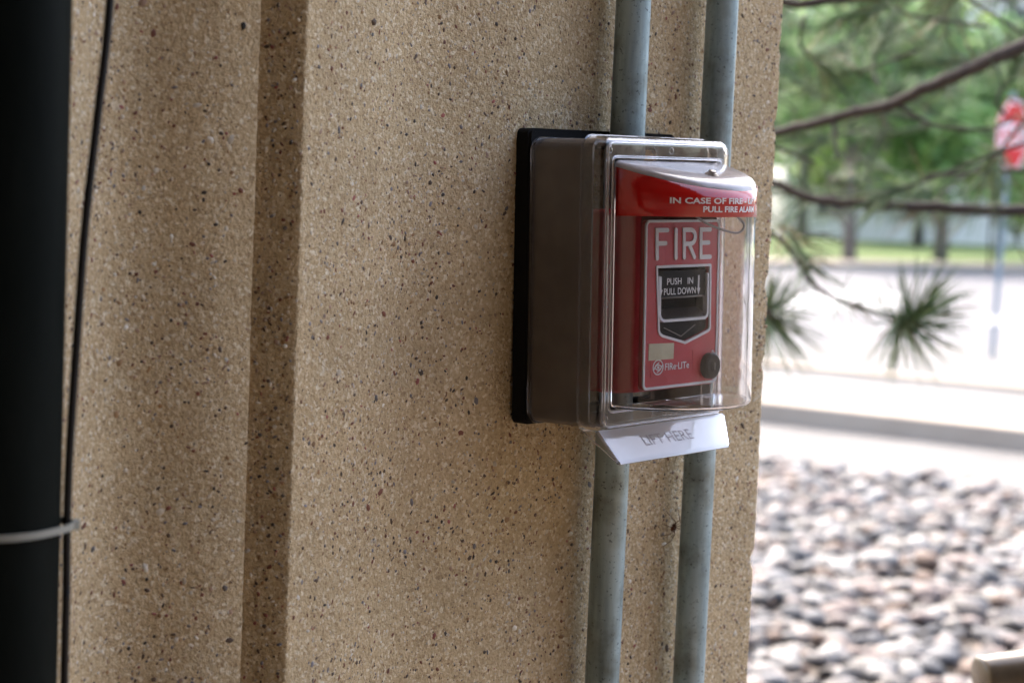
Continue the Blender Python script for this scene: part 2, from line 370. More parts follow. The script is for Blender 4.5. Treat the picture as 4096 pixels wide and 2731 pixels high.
# ------------------------------------------------------------------ fluted concrete column
XR, XA, XB, XL = 0.2712, -0.3294, -0.3536, -0.95
def face_y(x):
    if x >= XA:
        q = max(0.0, (-0.05-x)/(-0.05-XA)); return 0.016 - 0.028*q*q + 0.012*math.exp(-((x+0.185)/0.065)**2)
    return 0.001 + 0.036*math.exp(-((x+0.440)/0.052)**2) + 0.012*math.exp(-((x+0.70)/0.05)**2)
prof = []      # (x, y, dense)
x = XL
while x < XB-0.006: prof.append((x, face_y(x))); x += 0.004 if x > -0.66 else 0.02
yb = face_y(XB)
prof += [(XB-0.004, face_y(XB-0.004)), (XB-0.0015, yb+0.0001), (XB-0.0004, yb+0.0006), (XB+0.0003, yb+0.002), (XB+0.0010, yb+0.008), (XB+0.002, yb+0.0145), (XB+0.003, yb+0.015)]
gx, gy = XB+0.003, yb+0.015
for q in (0.15, 0.3, 0.45, 0.6, 0.75, 0.9): prof.append((gx+(XA-gx-0.0003)*q, gy+(face_y(XA)+0.0022-gy)*q))
ya = face_y(XA)
for a in (50, 35, 20, 0):
    a = math.radians(a); prof.append((XA+0.003-0.003*math.sin(a), ya+0.003-0.003*math.cos(a)))
x = XA+0.007
while x < XR-0.006: prof.append((x, face_y(x))); x += 0.004
for a in (0, 30, 60, 90):
    a = math.radians(a); prof.append((XR-0.0025+0.0025*math.sin(a), 0.016+0.0025-0.0025*math.cos(a)))
prof += [(XR, 0.024), (XR, 0.034), (XR, 0.08), (XR, 0.36), (XL, 0.36)]
zs = [0.0, 0.4, 0.8, 1.0, 1.1]; z = 1.16
while z < 1.99: zs.append(z); z += 0.004
zs += [2.05, 2.3, 4.599]
def rough(x, y, z):
    k = noise.noise((x*160, y*160, z*160))*0.0007 + noise.noise((x*35, 3+y*35, z*35))*0.0006
    edge = math.exp(-abs(x-XR)/0.004) * (1.0 if y < 0.05 else 0.2)
    bite = max(0.0, noise.noise((5.1, 7.7, z*55))-0.18)*0.010 + abs(noise.noise((1.1, 2.2, z*230)))*0.0016
    return k, edge*bite
pil = empty('concrete_column', (0, 0, 0), 'tan exposed-aggregate concrete column with a vertical groove, carrying the alarm box', 'column')
vs, fs = [], []; n = len(prof)
for z in zs:
    for x, y in prof:
        k, e = rough(x, y, z); vs.append((x - e, y - k + e*0.4, z))
for j in range(len(zs)-1):
    for i in range(n):
        i2 = (i+1) % n; fs.append((j*n+i, j*n+i2, (j+1)*n+i2, (j+1)*n+i))
fs.append(tuple((len(zs)-1)*n+i for i in range(n)))
MB().add(vs, fs).build('shaft', 'concrete', pil, smooth=35)
# stone chips showing at the surface
CHIP = [((0.06, 0.045, 0.036), 9), ((0.12, 0.08, 0.055), 14), ((0.20, 0.075, 0.045), 12), ((0.34, 0.21, 0.10), 14), ((0.62, 0.55, 0.44), 30),
        ((0.72, 0.68, 0.60), 9), ((0.17, 0.155, 0.155), 10), ((0.24, 0.23, 0.25), 7), ((0.42, 0.29, 0.21), 12), ((0.33, 0.11, 0.09), 4)]
cols = [c for c, k in CHIP for _ in range(k)]
bm = bmesh.new(); bmesh.ops.create_icosphere(bm, subdivisions=1, radius=1); ICO = [v.co.copy() for v in bm.verts]; ICOF = [[v.index for v in f.verts] for f in bm.faces]; bm.free()
OCT = [Vector(p) for p in ((1,0,0),(-1,0,0),(0,1,0),(0,-1,0),(0,0,1),(0,0,-1))]; OCTF = [(0,2,4),(2,1,4),(1,3,4),(3,0,4),(2,0,5),(1,2,5),(3,1,5),(0,3,5)]
mb = MB()
def chip(x, y, z, nrm, size, r_):
    R = nrm.to_track_quat('Z', 'Y').to_matrix() @ Matrix.Rotation(r_.random()*6.28, 3, 'Z')
    sx = size*(0.75+0.7*r_.random()); sy = size*(0.55+0.45*r_.random()); sz = size*(0.45+0.3*r_.random())
    src, sf = (ICO, ICOF) if size > 0.0011 else (OCT, OCTF)
    col = cols[int(r_.random()*len(cols))]; f = 0.75+0.5*r_.random(); col = tuple(min(1, q*f) for q in col)
    sink = sz*(0.78 - 0.45*r_.random())
    base = Vector((x, y, z)) - nrm*sink
    mb.add([base + R @ Vector((p.x*sx*(0.8+0.4*r_.random()), p.y*sy*(0.8+0.4*r_.random()), p.z*sz)) for p in src], sf, col)
for i in range(110000):
    x = -0.66 + rnd.random()*(XR+0.66-0.002); z = 1.17 + rnd.random()*0.81
    if XB-0.001 < x < XA+0.001: continue
    near = min(abs(x-XA), abs(x-XB))
    if near < 0.03 and rnd.random() > near/0.03*0.8+0.12: continue
    if noise.noise((x*14, 0, z*14))*0.55+0.62 < rnd.random(): continue
    u = rnd.random(); size = 0.00062 + 0.0015*u**3.4 + (0.0015*rnd.random() if u > 0.990 else 0)
    d = (face_y(x+0.001)-face_y(x-0.001))/0.002; nrm = Vector((d, -1, 0)).normalized()
    k, e = rough(x, face_y(x), z); chip(x, face_y(x)-k, z, nrm, size, rnd)
for i in range(2600):       # chips in the groove's side and on the column's end face
    z = 1.17 + rnd.random()*0.81; q = rnd.random()
    if i % 2: chip(XA+(gx-XA)*(0.05+0.7*q), ya+(gy-ya)*(0.05+0.7*q), z, Vector((-(gy-ya), gx-XA, 0)).normalized(), 0.0006+0.0012*rnd.random()**2, rnd)
    else: chip(XR, 0.03+0.2*q, z, Vector((1, 0, 0)), 0.0006+0.0016*rnd.random()**2, rnd)
cols = [(0.035, 0.036, 0.034)]; chip(-0.3658, face_y(-0.3658)-0.0006, 1.7484, Vector((0, -1, 0)), 0.0036, random.Random(3))
tag(mb.build('aggregate_chips', 'chips', pil, smooth=50), kind='stuff')

# ------------------------------------------------------------------ conduits
for X, r_, lab in ((0.0224, 0.0141, 'grey galvanised conduit entering the top and bottom of the clear alarm box'),
                   (0.1432, 0.0136, 'grey galvanised conduit running free between alarm box and column edge')):
    mb = MB(); mb.tube([(X, -0.008, 0.0), (X, -0.008, 4.599)], r_, 40, cap=False)
    o = tag(mb.build('conduit', 'galvanised', smooth=180), lab, 'conduit', 'conduits on the column')

# ------------------------------------------------------------------ downpipe, cable, tie
o = empty('downpipe', (-0.600, -0.07, 0), 'wide black-green downpipe at the left edge of the column', 'pipe')
mb = MB(); mb.tube([(0, 0, 0), (0, 0, 4.599)], 0.040, 64, cap=False); mb.build('pipe_barrel', 'dark_pipe', o, smooth=180)
for z in (0.5, 2.3):
    mb = MB(); mb.tube([(0, 0, z), (0, 0, z+0.03)], 0.0425, 48); mb.box((-0.012, 0.04, z), (0.012, 0.09, z+0.03)); mb.build('bracket', 'dark_pipe', o, smooth=40)
pts = [(-.530, -.09, 2.6), (-.535, -.093, 1.9), (-.5444, -.095, 1.7434), (-.5506, -.095, 1.6820), (-.5572, -.095, 1.6207), (-.5610, -.095, 1.5571), (-.5640, -.095, 1.4974), (-.5644, -.0945, 1.457), (-.5642, -.095, 1.42), (-.5642, -.095, 1.3674), (-.564, -.094, 0.9), (-.564, -.094, 0.02)]
def smooth_path(p, k=6):
    p = [Vector(q) for q in p]; out = []
    for i in range(len(p)-1):
        a, b_, c_, d = p[max(i-1, 0)], p[i], p[i+1], p[min(i+2, len(p)-1)]
        for j in range(k):
            t_ = j/k; out.append(0.5*((2*b_)+(-a+c_)*t_+(2*a-5*b_+4*c_-d)*t_*t_+(-a+3*b_-3*c_+d)*t_**3))
    return out+[p[-1]]
mb = MB(); mb.tube(smooth_path(pts), 0.00235, 14); tag(mb.build('cable', 'cable', smooth=180), 'thin black cable strapped alongside the dark downpipe', 'cable')
o = empty('cable_tie', (-0.600, -0.07, 1.4560), 'off-white nylon tie strapping the cable to the downpipe', 'cable tie')
hd = Vector((0.0395, -0.0285, 0)); loop = []
for k in range(41):
    a = 2*PI*k/40; p = Vector((math.cos(a), math.sin(a), 0))
    g = max(0.0, p.dot(Vector((0.82, -0.572, 0)).normalized()))
    loop.append(p*(0.0405 + 0.0056*g**14))
vs, fs = [], []
for p in loop:
    u = p.normalized(); vs += [p+Vector((0, 0, -0.0019)), p+u*0.0011+Vector((0, 0, -0.0019)), p+u*0.0011+Vector((0, 0, 0.0019)), p+Vector((0, 0, 0.0019))]
for k in range(40):
    for j in range(4): fs.append((4*k+j, 4*k+(j+1) % 4, 4*k+4+(j+1) % 4, 4*k+4+j))
MB().add(vs, fs).build('strap', 'nylon', o, smooth=40)
mb = MB(); h = Vector((0.0395, -0.0262, 0.0)); mb.box(h-Vector((0.0028, 0.0022, 0.0028)), h+Vector((0.0024, 0.0022, 0.0030))); hb = mb.build('head', 'nylon', o)
bv = hb.modifiers.new('b', 'BEVEL'); bv.width = 0.0007; bv.segments = 2

# ------------------------------------------------------------------ clear alarm cover   (local: x right, -y out of the wall, z up; millimetres)
MM = 0.001
BOXM = Matrix.Rotation(math.radians(-1.0728), 4, 'X') @ Matrix.Rotation(math.radians(-1.195), 4, 'Y')
BOXM.translation = Vector((0, 0, 1.58134))
def P(u, w_, z): return (u*MM, -w_*MM, z*MM)
cov = empty('alarm_cover', (0, 0, 0), 'clear plastic weather cover with a red band over the fire alarm', 'cover'); cov.matrix_world = BOXM
def loft(mb, rings, closed=True, flip=False):
    n = len(rings[0]); vs = [p for r_ in rings for p in r_]; fs = []
    for i in range(len(rings)-1):
        for k in range(n if closed else n-1):
            k2 = (k+1) % n; f = (i*n+k, i*n+k2, (i+1)*n+k2, (i+1)*n+k); fs.append(tuple(reversed(f)) if flip else f)
    return mb.add(vs, fs)
def shell(name, mb, m, parent, thick, smooth=35, bevel=0):
    o = mb.build(name, m, parent, smooth=smooth)
    sm = o.modifiers.new('s', 'SOLIDIFY'); sm.thickness = thick*MM; sm.offset = -1; sm.use_even_offset = True
    return o
# foam gasket ring
mb = MB(); ro, ri = rrect(-81, 105, -111.5, 117.5, 5), rrect(-72, 96, -102, 104, 8)
mb.poly(ro, [ri], lambda p: P(p[0], -15.4, p[1]), lambda p: P(p[0], -3, p[1]))
mb.poly(offset(ro, 1.6, True), [ri], lambda p: P(p[0], -3, p[1]), lambda p: P(p[0], -0.6, p[1]))
mb.build('gasket', 'foam', cov)
# back box: four clear sides
mb = MB(); rings = []
for w_, d in ((-0.5, 0), (25, 0), (60, 0.4)):
    rings.append([P(x, w_, z) for x, z in rrect(-79+d, 79-d, -109.5+d, 109.5-d, 10)])
loft(mb, rings, flip=False); shell('back_box', mb, 'hazed_plastic', cov, 2.4)
mb = MB(); ribbon(mb, rrect(-78.2, 78.2, -108.7, 108.7, 9.4), 4.4, lambda p: P(p[0], -0.6, p[1]), lambda p: P(p[0], 1.6, p[1]), True); mb.build('back_rim', 'polycarbonate', cov)
# lifting hood: rim, rounded edge and flat frame with the shield opening
mb = MB(); rings = []
for w_, d in ((51, -1.2), (52, 0), (66, 0.3), (69, 0.8), (71, 2.2), (72, 4.5), (72, 7)):
    rings.append([P(x, w_, z) for x, z in rrect(-80.5+d, 80.5-d, -111.5+d, 111.5-d, max(4, 11-d))])
loft(mb, rings)
out = rrect(-73.5, 73.5, -104.5, 104.5, 4); hole = rrect(-68.3, 68.3, -94.3, 94.3, 3)
mb.poly(out, [hole], lambda p: P(p[0], 71.9, p[1]), lambda p: P(p[0], 72.0, p[1]), wall=False)
mb.f = mb.f
hood = MB(); hood.v, hood.f = mb.v, [f for f in mb.f]
# keep only the front skin of the flat frame (the solidify gives it its thickness)
nf = len(out)+len(hole); base_n = len(mb.v)-2*nf
hood.f = [f for f in hood.f if not all(i >= base_n+nf for i in f)]
shell('hood', hood, 'polycarbonate', cov, 2.3)
# raised beads around the frame
for i, (loop, wd) in enumerate(((rrect(-76.5, 76.5, -107, 107, 8), 1.8), (rrect(-69.8, 69.8, -96, 96, 4), 2.0))):
    mb = MB(); pts = [P(x, 72.2, z) for x, z in loop]; pts.append(pts[0]); pts.append(pts[1]); mb.tube(pts, wd*0.5*MM, 8, cap=False); mb.build('bead', 'polycarbonate', cov, smooth=180)
for u, z in ((-73.3, 101), (2, 101.5), (73, 101.5), (-73, -101), (0, -101.5), (7, -101.5), (14, -101.5), (73, -101.5), (-74.5, 0), (-74.5, -14), (-74.5, 14)):
    mb = MB(); pts = [P(u+2.6*math.cos(2*PI*k/16), 72.2, z+2.6*math.sin(2*PI*k/16)) for k in range(18)]; mb.tube(pts, 0.35*MM, 5, cap=False); mb.build('moulding_ring', 'polycarbonate', cov, smooth=180)
# half-round shield with a sloping top
RS = 67.0; NPH = 40
def ztop(k, ph): return 93.5 - 17.0*k*math.sin(ph)
def ring(k, zf): return [P(RS*k*math.cos(ph), 72 + RS*k*math.sin(ph), zf(ph)) for ph in (PI - PI*i/NPH for i in range(NPH+1))]
mb = MB(); rings = [ring(0.03, lambda q: -93.5), ring(0.5, lambda q: -93.5), ring(0.94, lambda q: -93.4), ring(0.975, lambda q: -92.4), ring(0.993, lambda q: -90.6), ring(1, lambda q: -88)]
for fz in (0.25, 0.5, 0.75): rings.append(ring(1, lambda q, fz=fz: -88 + fz*(ztop(1, q)-5.5+88)))
rings += [ring(1, lambda q: ztop(1, q)-5.5)]; top_rings = [ring(1, lambda q: ztop(1, q)-5.4), ring(0.993, lambda q: ztop(1, q)-2.6), ring(0.975, lambda q: ztop(1, q)-0.9), ring(0.94, lambda q: ztop(0.94, q)), ring(0.5, lambda q: ztop(0.5, q)), ring(0.03, lambda q: ztop(0.03, q))]
loft(mb, rings, closed=False, flip=False)
shield = shell('shield', mb, 'polycarbonate', cov, 2.0)
mb = MB(); loft(mb, top_rings, closed=False); shell('shield_top', mb, 'reflection_tint_plastic', cov, 2.0)
# red printed band
mb = MB(); rings = []
RB = RS+0.35
for fz in (0, 0.5, 1): rings.append([P(RB*math.cos(ph), 72.4+RB*math.sin(ph), 52+fz*(ztop(1, ph)-4.9-52)) for ph in (PI*0.995 - PI*0.99*i/64 for i in range(65))])
loft(mb, rings, closed=False)
band = mb.build('red_band', 'red_vinyl', cov, smooth=180); sm = band.modifiers.new('s', 'SOLIDIFY'); sm.thickness = 0.0003; sm.offset = -1
def on_band(ph0, z0): return lambda p: P((RB+0.25)*math.cos(ph0-p[0]/RB), 72.4+(RB+0.25)*math.sin(ph0-p[0]/RB), z0+p[1])
mb = MB(); put_text(mb, 'IN CASE OF FIRE - LIFT', 4.3, 87.0, on_band(math.radians(142.5), 62.0), 0.03); mb.build('band_lettering', 'white_text', band)
mb = MB(); put_text(mb, 'PULL FIRE ALARM', 4.3, 58.0, on_band(math.radians(121), 55.8), 0.03); mb.build('band_lettering', 'white_text', band)
# lifting lip
mb = MB(); lipp = [(70.5, -109.0), (72.5, -111.0), (90.0, -129.0), (92.0, -131.0), (92.6, -132.2), (91.0, -133.0)]
rings = [[P(u, w_, z) for u in (-79.5, -78.5, 0, 78.5-1.05*max(0, w_-72.5), 79.5-1.05*max(0, w_-72.5))] for w_, z in lipp]
loft(mb, rings, closed=False, flip=True); lip = shell('lift_flap', mb, 'sky_tint_flap', cov, 2.4)
for sgn in (-1, 1):
    mb = MB(); tri = [(52.0, -108.5), (72.0, -110.5), (91.5, -130.5), (90.5, -132.3), (64.0, -116.0)]
    sl = (lambda w_: 1.05*max(0, w_-72.5)) if sgn > 0 else (lambda w_: 0)
    mb.poly(tri, [], lambda p: P(sgn*(78.0-sl(p[0])), p[0], p[1]), lambda p: P(sgn*(80.3-sl(p[0])), p[0], p[1])); mb.build('flap_cheek', 'polycarbonate', cov)
ln = Vector((0, -22.4, 19.5)).normalized()     # outward normal of the sloping lip (world-like axes: y, z)
mb = MB()
def on_lip(u0, s0):
    def f(p):
        q = s0 + p[1]; d = Vector((0.0, 0.697, 0.717))
        return P(u0+p[0], 90.0 - q*d.y + 0.06, -129.0 + q*d.z + 0.06)
    return f
put_text(mb, 'LIFT HERE', 9.5, 62.0, on_lip(-38.0, 8.5), 0.0); mb.build('flap_lettering', 'pale_print', lip)
# screw and washers on the sloping top
mb = MB(); sc = Vector(P(0, 112, ztop(40/67, PI/2)+0.2)); nrm = Vector((0, -17, 67)).normalized()
nrm = Vector((0, -math.sin(math.atan2(17, 67)), math.cos(math.atan2(17, 67))))
for r_, h0, h1, nm in ((5.4, 0, 0.8, 'washer'), (4.2, 0.8, 1.7, 'washer'), (3.0, 1.7, 3.6, 'screw_head')):
    mb = MB(); mb.tube([sc+nrm*h0*MM, sc+nrm*(h0+0.7*(h1-h0))*MM, sc+nrm*h1*MM], [r_*MM, r_*MM, r_*0.72*MM], 24); mb.build(nm, 'steel', cov, smooth=40)
lan = smooth_path([P(-22, 104, 62), P(-14, 110, 51.2), P(1.4, 113, 44.6), P(18.5, 116, 40.3), P(27.8, 118.5, 39.6), P(31.8, 120, 42.5), P(31.5, 120.5, 46.5), P(26.8, 118, 52.0), P(22, 116, 58)], 8)
mb = MB(); mb.tube(lan, 0.95*MM, 8); mb.build('lanyard', 'lanyard', cov, smooth=180)

# ------------------------------------------------------------------ fire alarm pull station
st = empty('fire_alarm', (0, 0, 0), 'red fire alarm pull station with black handle inside the clear cover', 'fire alarm'); st.matrix_world = BOXM
U0 = 4.0
mb = MB(); rings = []
for w_, d, r_ in ((26, 0, 5), (60, 0, 5), (76, 3.2, 5), (79, 4.5, 5), (80.5, 7, 4)):
    rings.append([P(U0+x, w_, z) for x, z in rrect(-56+d, 56-d, -84+d*0.5, 56-d*0.5, r_)])
loft(mb, rings); n = len(rings[0]); mb.f.append(tuple(range(n-1, -1, -1)))
mb.build('housing', 'red_plastic', st, smooth=40)
OUT = rrect(-43.8, 51.3, -80, 48.6, 4.2)
FR = [(-30.0, 14.2), (40.0, 14.2), (41.0, 13.0), (41.6, -36.0), (40.5, -38.5), (37.5, -40.0), (8.5, -47.5), (-21.0, -40.8), (-25.0, -38.8), (-26.6, -36.0), (-30.6, 13.0)]
FRI = offset(FR, -1.9, True); FRI2 = offset(FR, 1.9, True)
def area(l): return abs(sum(l[i][0]*l[(i+1) % len(l)][1]-l[(i+1) % len(l)][0]*l[i][1] for i in range(len(l))))
INNER = FRI if area(FRI) < area(FRI2) else FRI2
mb = MB(); ring_prism(mb, *resample([OUT, INNER], (6, -14)), lambda p: P(p[0], 79.5, p[1]), lambda p: P(p[0], 84.0, p[1])); mb.build('front_plate', 'red_plastic', st)
mb = MB(); ribbon(mb, rrect(-43.0, 50.5, -79.2, 47.8, 3.8), 2.0, lambda p: P(p[0], 83.5, p[1]), lambda p: P(p[0], 84.7, p[1]), True); mb.build('white_border', 'white_print', st)
mb = MB(); mid_ = [((a[0]+b_[0])/2, (a[1]+b_[1])/2) for a, b_ in zip(FR, INNER)]
ribbon(mb, mid_, 2.0, lambda p: P(p[0], 83.5, p[1]), lambda p: P(p[0], 84.8, p[1]), True); mb.build('handle_frame', 'white_print', st)
# FIRE lettering, raised rounded strokes
H0, H1 = 17.8, 42.0
def strokes(lst, name):
    mb = MB()
    for i, pth in enumerate(lst): ribbon(mb, pth, 3.5, lambda p: P(p[0], 83.5, p[1]), lambda p, i=i: P(p[0], 84.9+0.05*i, p[1]), caps=8)
    mb.build(name, 'white_print', st)
lo, hi = H0+2.0, H1-1.0
strokes([[(-29.8, lo), (-30.6, hi), (-17.4, hi)], [(-29.5, 31.0), (-19.6, 31.0)]], 'raised_letter')
strokes([[(-6.2, lo), (-6.8, hi)]], 'raised_letter')
arc = [(12.0+6.2*math.sin(a), 35.6+5.4*math.cos(a)) for a in (PI*k/10 for k in range(11))]
strokes([[(4.6, lo), (3.6, hi), (7.5, hi)] + arc + [(6.0, 30.2)], [(10.2, 30.0), (17.6, lo)]], 'raised_letter')
strokes([[(38.4, hi), (25.6, hi), (26.4, lo-0.2), (39.0, lo-0.2)], [(27.5, 30.8), (36.4, 30.8)]], 'raised_letter')
# handle: recess, push plate, ledge, ribbed shelf, U outline
mb = MB(); mb.poly([(p[0], p[1]) for p in INNER], [], lambda p: P(p[0], 68, p[1]), lambda p: P(p[0], 70, p[1])); mb.build('recess_back', 'black_plastic', st)
mb = MB(); mb.poly(offset(INNER, 0, True), [offset(INNER, -0.01 if INNER is FRI else 0.01, True)], lambda p: P(p[0], 70, p[1]), lambda p: P(p[0], 79.5, p[1])) if False else None
mb = MB(); rings = [[P(x, w_, z) for x, z in INNER] for w_ in (69, 80)]; loft(mb, rings, flip=True); mb.build('recess_wall', 'black_plastic', st)
hdl = MB(); hdl.poly([(-24.8, -10.6), (36.0, -10.6), (36.6, 9.8), (-26.2, 9.8)], [], lambda p: P(p[0], 70, p[1]), lambda p: P(p[0], 82.2, p[1])); hdl = hdl.build('handle', 'black_plastic', st)
mb = MB(); mb.tube([P(-24.6, 82.3, -10.9), P(33, 82.3, -10.9)], 0.7*MM, 8); mb.build('ledge', 'grey_plastic', hdl, smooth=180)
mb = MB(); mb.poly([(-24.0, -27.5), (37.0, -27.5), (36.6, -10.8), (-24.6, -10.8)], [], lambda p: P(p[0], 70.2, p[1]), lambda p: P(p[0], 73.0, p[1])); mb.build('pull_recess', 'black_plastic', hdl)
mb = MB()
for k in range(34):
    u = -22.8 + 58.5*k/33; mb.add([P(u-0.55, 74, -20.5), P(u+0.55, 74, -20.5), P(u+0.55, 83.4, -26.6), P(u-0.55, 83.4, -26.6), P(u, 74, -19.8), P(u, 83.4, -25.9)], [(0, 4, 5, 3), (4, 1, 2, 5), (0, 1, 4), (3, 5, 2), (0, 3, 2, 1)])
mb.build('ribbed_shelf', 'grey_plastic', hdl)
mb = MB(); upath = [(-25.3, 5.0), (-24.2, -23.5), (-22.8, -26.6), (-19.0, -28.4), (34.2, -28.4), (37.0, -26.8), (38.0, -23.8), (37.4, 6.0)]
ribbon(mb, upath, 2.1, lambda p: P(p[0], 80, p[1]), lambda p: P(p[0], 84.4, p[1])); mb.build('handle_outline', 'white_print', hdl)
mb = MB(); mb.poly([(-24.5, -29.6), (39.5, -29.6), (39.4, -36), (36.5, -38.4), (8.5, -45.4), (-20.8, -38.8), (-24.3, -36)], [], lambda p: P(p[0], 75, p[1]), lambda p: P(p[0], 81.5, p[1])); mb.build('lower_guard', 'black_plastic', st)
mb = MB(); ribbon(mb, [(-15.5, -34.0), (6.5, -41.5), (25.0, -33.4)], 0.7, lambda p: P(p[0], 81, p[1]), lambda p: P(p[0], 81.9, p[1])); mb.build('chevron', 'grey_plastic', st)
def on_face(u0, z0, w_): return lambda p: P(u0+p[0], w_, z0+p[1])
mb = MB(); put_text(mb, 'PUSH   IN', 5.0, 33.5, on_face(-13.8, -0.9, 82.5), 0.012)
put_text(mb, 'PULL DOWN', 5.0, 41.0, on_face(-17.6, -8.6, 82.5), 0.012); mb.build('handle_lettering', 'white_print', hdl)
for u in (-21.6, 27.2):
    mb = MB(); mb.poly([(u-0.85, 5.4), (u-0.85, -4.6), (u-2.2, -4.6), (u, -9.6), (u+2.2, -4.6), (u+0.85, -4.6), (u+0.85, 5.4)], [], lambda p: P(p[0], 82, p[1]), lambda p: P(p[0], 82.6, p[1])); mb.build('arrow', 'white_print', hdl)
mb = MB(); mb.poly([(-37.2, -45.0), (-37.4, -57.8), (-6.2, -58.2), (-5.8, -46.0)], [], lambda p: P(p[0], 83.9, p[1]), lambda p: P(p[0], 84.35, p[1])); mb.build('blank_sticker', 'sticker', st)
# maker's mark: ring with an eye, then the word
mb = MB(); cx, cz = -25.2, -63.6
ribbon(mb, [(cx+6.2*math.cos(a), cz+5.6*math.sin(a)) for a in (2*PI*k/24 for k in range(24))], 0.9, lambda p: P(p[0], 83.9, p[1]), lambda p: P(p[0], 84.3, p[1]), True)
ribbon(mb, [(cx-4.6+9.2*k/8, cz+2.2*math.sin(PI*k/8)-0.2) for k in range(9)], 0.8, lambda p: P(p[0], 83.9, p[1]), lambda p: P(p[0], 84.34, p[1]))
ribbon(mb, [(cx-4.0+8.6*k/8, cz-2.0*math.sin(PI*k/8)-0.2) for k in range(9)], 0.8, lambda p: P(p[0], 83.9, p[1]), lambda p: P(p[0], 84.38, p[1]))
ribbon(mb, [(cx-5.0, cz-1.5), (cx-3.0, cz+1.5), (cx+1.0, cz+3.6)], 0.7, lambda p: P(p[0], 83.9, p[1]), lambda p: P(p[0], 84.42, p[1]))
ribbon(mb, [(cx+5.0, cz+1.2), (cx+3.0, cz-1.8), (cx-1.0, cz-3.8)], 0.7, lambda p: P(p[0], 83.9, p[1]), lambda p: P(p[0], 84.46, p[1]))
mb.poly([(cx+1.3*math.cos(a), cz-0.1+1.2*math.sin(a)) for a in (2*PI*k/12 for k in range(12))], [], lambda p: P(p[0], 83.9, p[1]), lambda p: P(p[0], 84.5, p[1]))
put_text(mb, 'FIRe\u00b7LITe', 5.2, 31.0, on_face(-16.6, -66.4, 84.25), 0.01); mb.build('printed_mark', 'white_print', st)
mb = MB(); ribbon(mb, rrect(-34.5, 19.5, -71.5, -52.0, 2.5), 0.5, lambda p: P(p[0], 83.9, p[1]), lambda p: P(p[0], 84.2, p[1]), True); mb.build('embossed_panel', 'red_plastic', st)
lk = MB(); lk.tube([P(39.6, 83, -66.3), P(39.6, 89.0, -66.3), P(39.6, 90.4, -66.3)], [10.2*MM, 10.2*MM, 8.6*MM], 40); lk = lk.build('lock', 'black_plastic', st, smooth=40)
mb = MB(); mb.tube([P(39.6, 90.2, -66.3), P(39.6, 90.9, -66.3)], 4.6*MM, 24); mb.build('key_barrel', 'black_plastic', lk, smooth=40)
mb = MB(); mb.box(P(39.0, 91.3, -69.3), P(40.2, 90.7, -63.3)); mb.build('keyhole', 'grey_plastic', lk)
for z, op in ((-57.0, 1), (-76.0, 0)):
    mb = MB(); u = 47.4; mb.box(P(u-1.4, 84.5, z-1.6), P(u+1.4, 83.9, z+0.4))
    ribbon(mb, [(u-0.9+(-1.5 if op else 0), z+0.5), (u-0.9+(-1.5 if op else 0), z+1.8), (u+(-1.5 if op else 0), z+2.5), (u+0.9+(-1.5 if op else 0), z+1.8), (u+0.9+(-1.5 if op else 0), z+0.5)], 0.5, lambda p: P(p[0], 83.9, p[1]), lambda p: P(p[0], 84.4, p[1])); mb.build('padlock_symbol', 'white_print', st)
mb = MB(); ribbon(mb, [(47.2, -61.0), (48.3, -64), (48.6, -67), (48.2, -70), (47.2, -72.6)], 0.6, lambda p: P(p[0], 83.9, p[1]), lambda p: P(p[0], 84.4, p[1])); mb.build('turn_arrow', 'white_print', st)

# ------------------------------------------------------------------ harvestman spider
mb = MB(); sx, sy, sz = 0.1340, 0.0105, 1.362
def ell(c_, r_, tilt=0):
    bm = bmesh.new(); bmesh.ops.create_icosphere(bm, subdivisions=2, radius=1)
    mb.add([Vector(c_)+Vector((v.co.x*r_[0]+v.co.z*tilt, v.co.y*r_[1], v.co.z*r_[2])) for v in bm.verts], [[v.index for v in f.verts] for f in bm.faces]); bm.free()
ell((sx, sy, sz), (0.0017, 0.0014, 0.0024), 0.0006); ell((sx+0.0012, sy, sz+0.0030), (0.0012, 0.001, 0.0014))
for a, L_ in ((65, 22), (40, 16), (8, 15), (-25, 13), (115, 17), (165, 9), (215, 14), (245, 20)):
    a = math.radians(a); d = Vector((math.cos(a), 0, math.sin(a))); p0 = Vector((sx+0.0006, sy, sz+0.002)); side = Vector((-d.z, 0, d.x))
    mb.tube([p0, p0+d*L_*0.3*MM+Vector((0, -0.0045, 0)), p0+d*L_*0.62*MM+side*0.0012+Vector((0, -0.002, 0)), p0+d*L_*MM+Vector((0, 0.0045, 0))], [0.0004, 0.00035, 0.00028, 0.0002], 5)
tag(mb.build('spider', 'spider', smooth=180), 'small reddish-brown long-legged spider on the concrete between the two conduits', 'spider')

# ------------------------------------------------------------------ beige rail at the lower right
rl = empty('handrail', (0.8355, 0.045, 0), 'glossy beige painted rail end at the lower right corner', 'rail')
ax = Vector((0.80, -0.55, 0.10)).normalized(); o0 = Vector((-0.004, 0.024, 1.100))
mb = MB(); mb.tube([o0, o0+ax*0.0015, o0+ax*0.005, o0+ax*1.2], [0.021, 0.0245, 0.026, 0.026], 48); mb.build('rail_bar', 'rail_paint', rl, smooth=50)
e1 = o0+ax*0.9
mb = MB(); mb.tube([e1, (e1.x, e1.y, 0.0)], 0.022, 24); mb.build('post', 'rail_paint', rl, smooth=50)

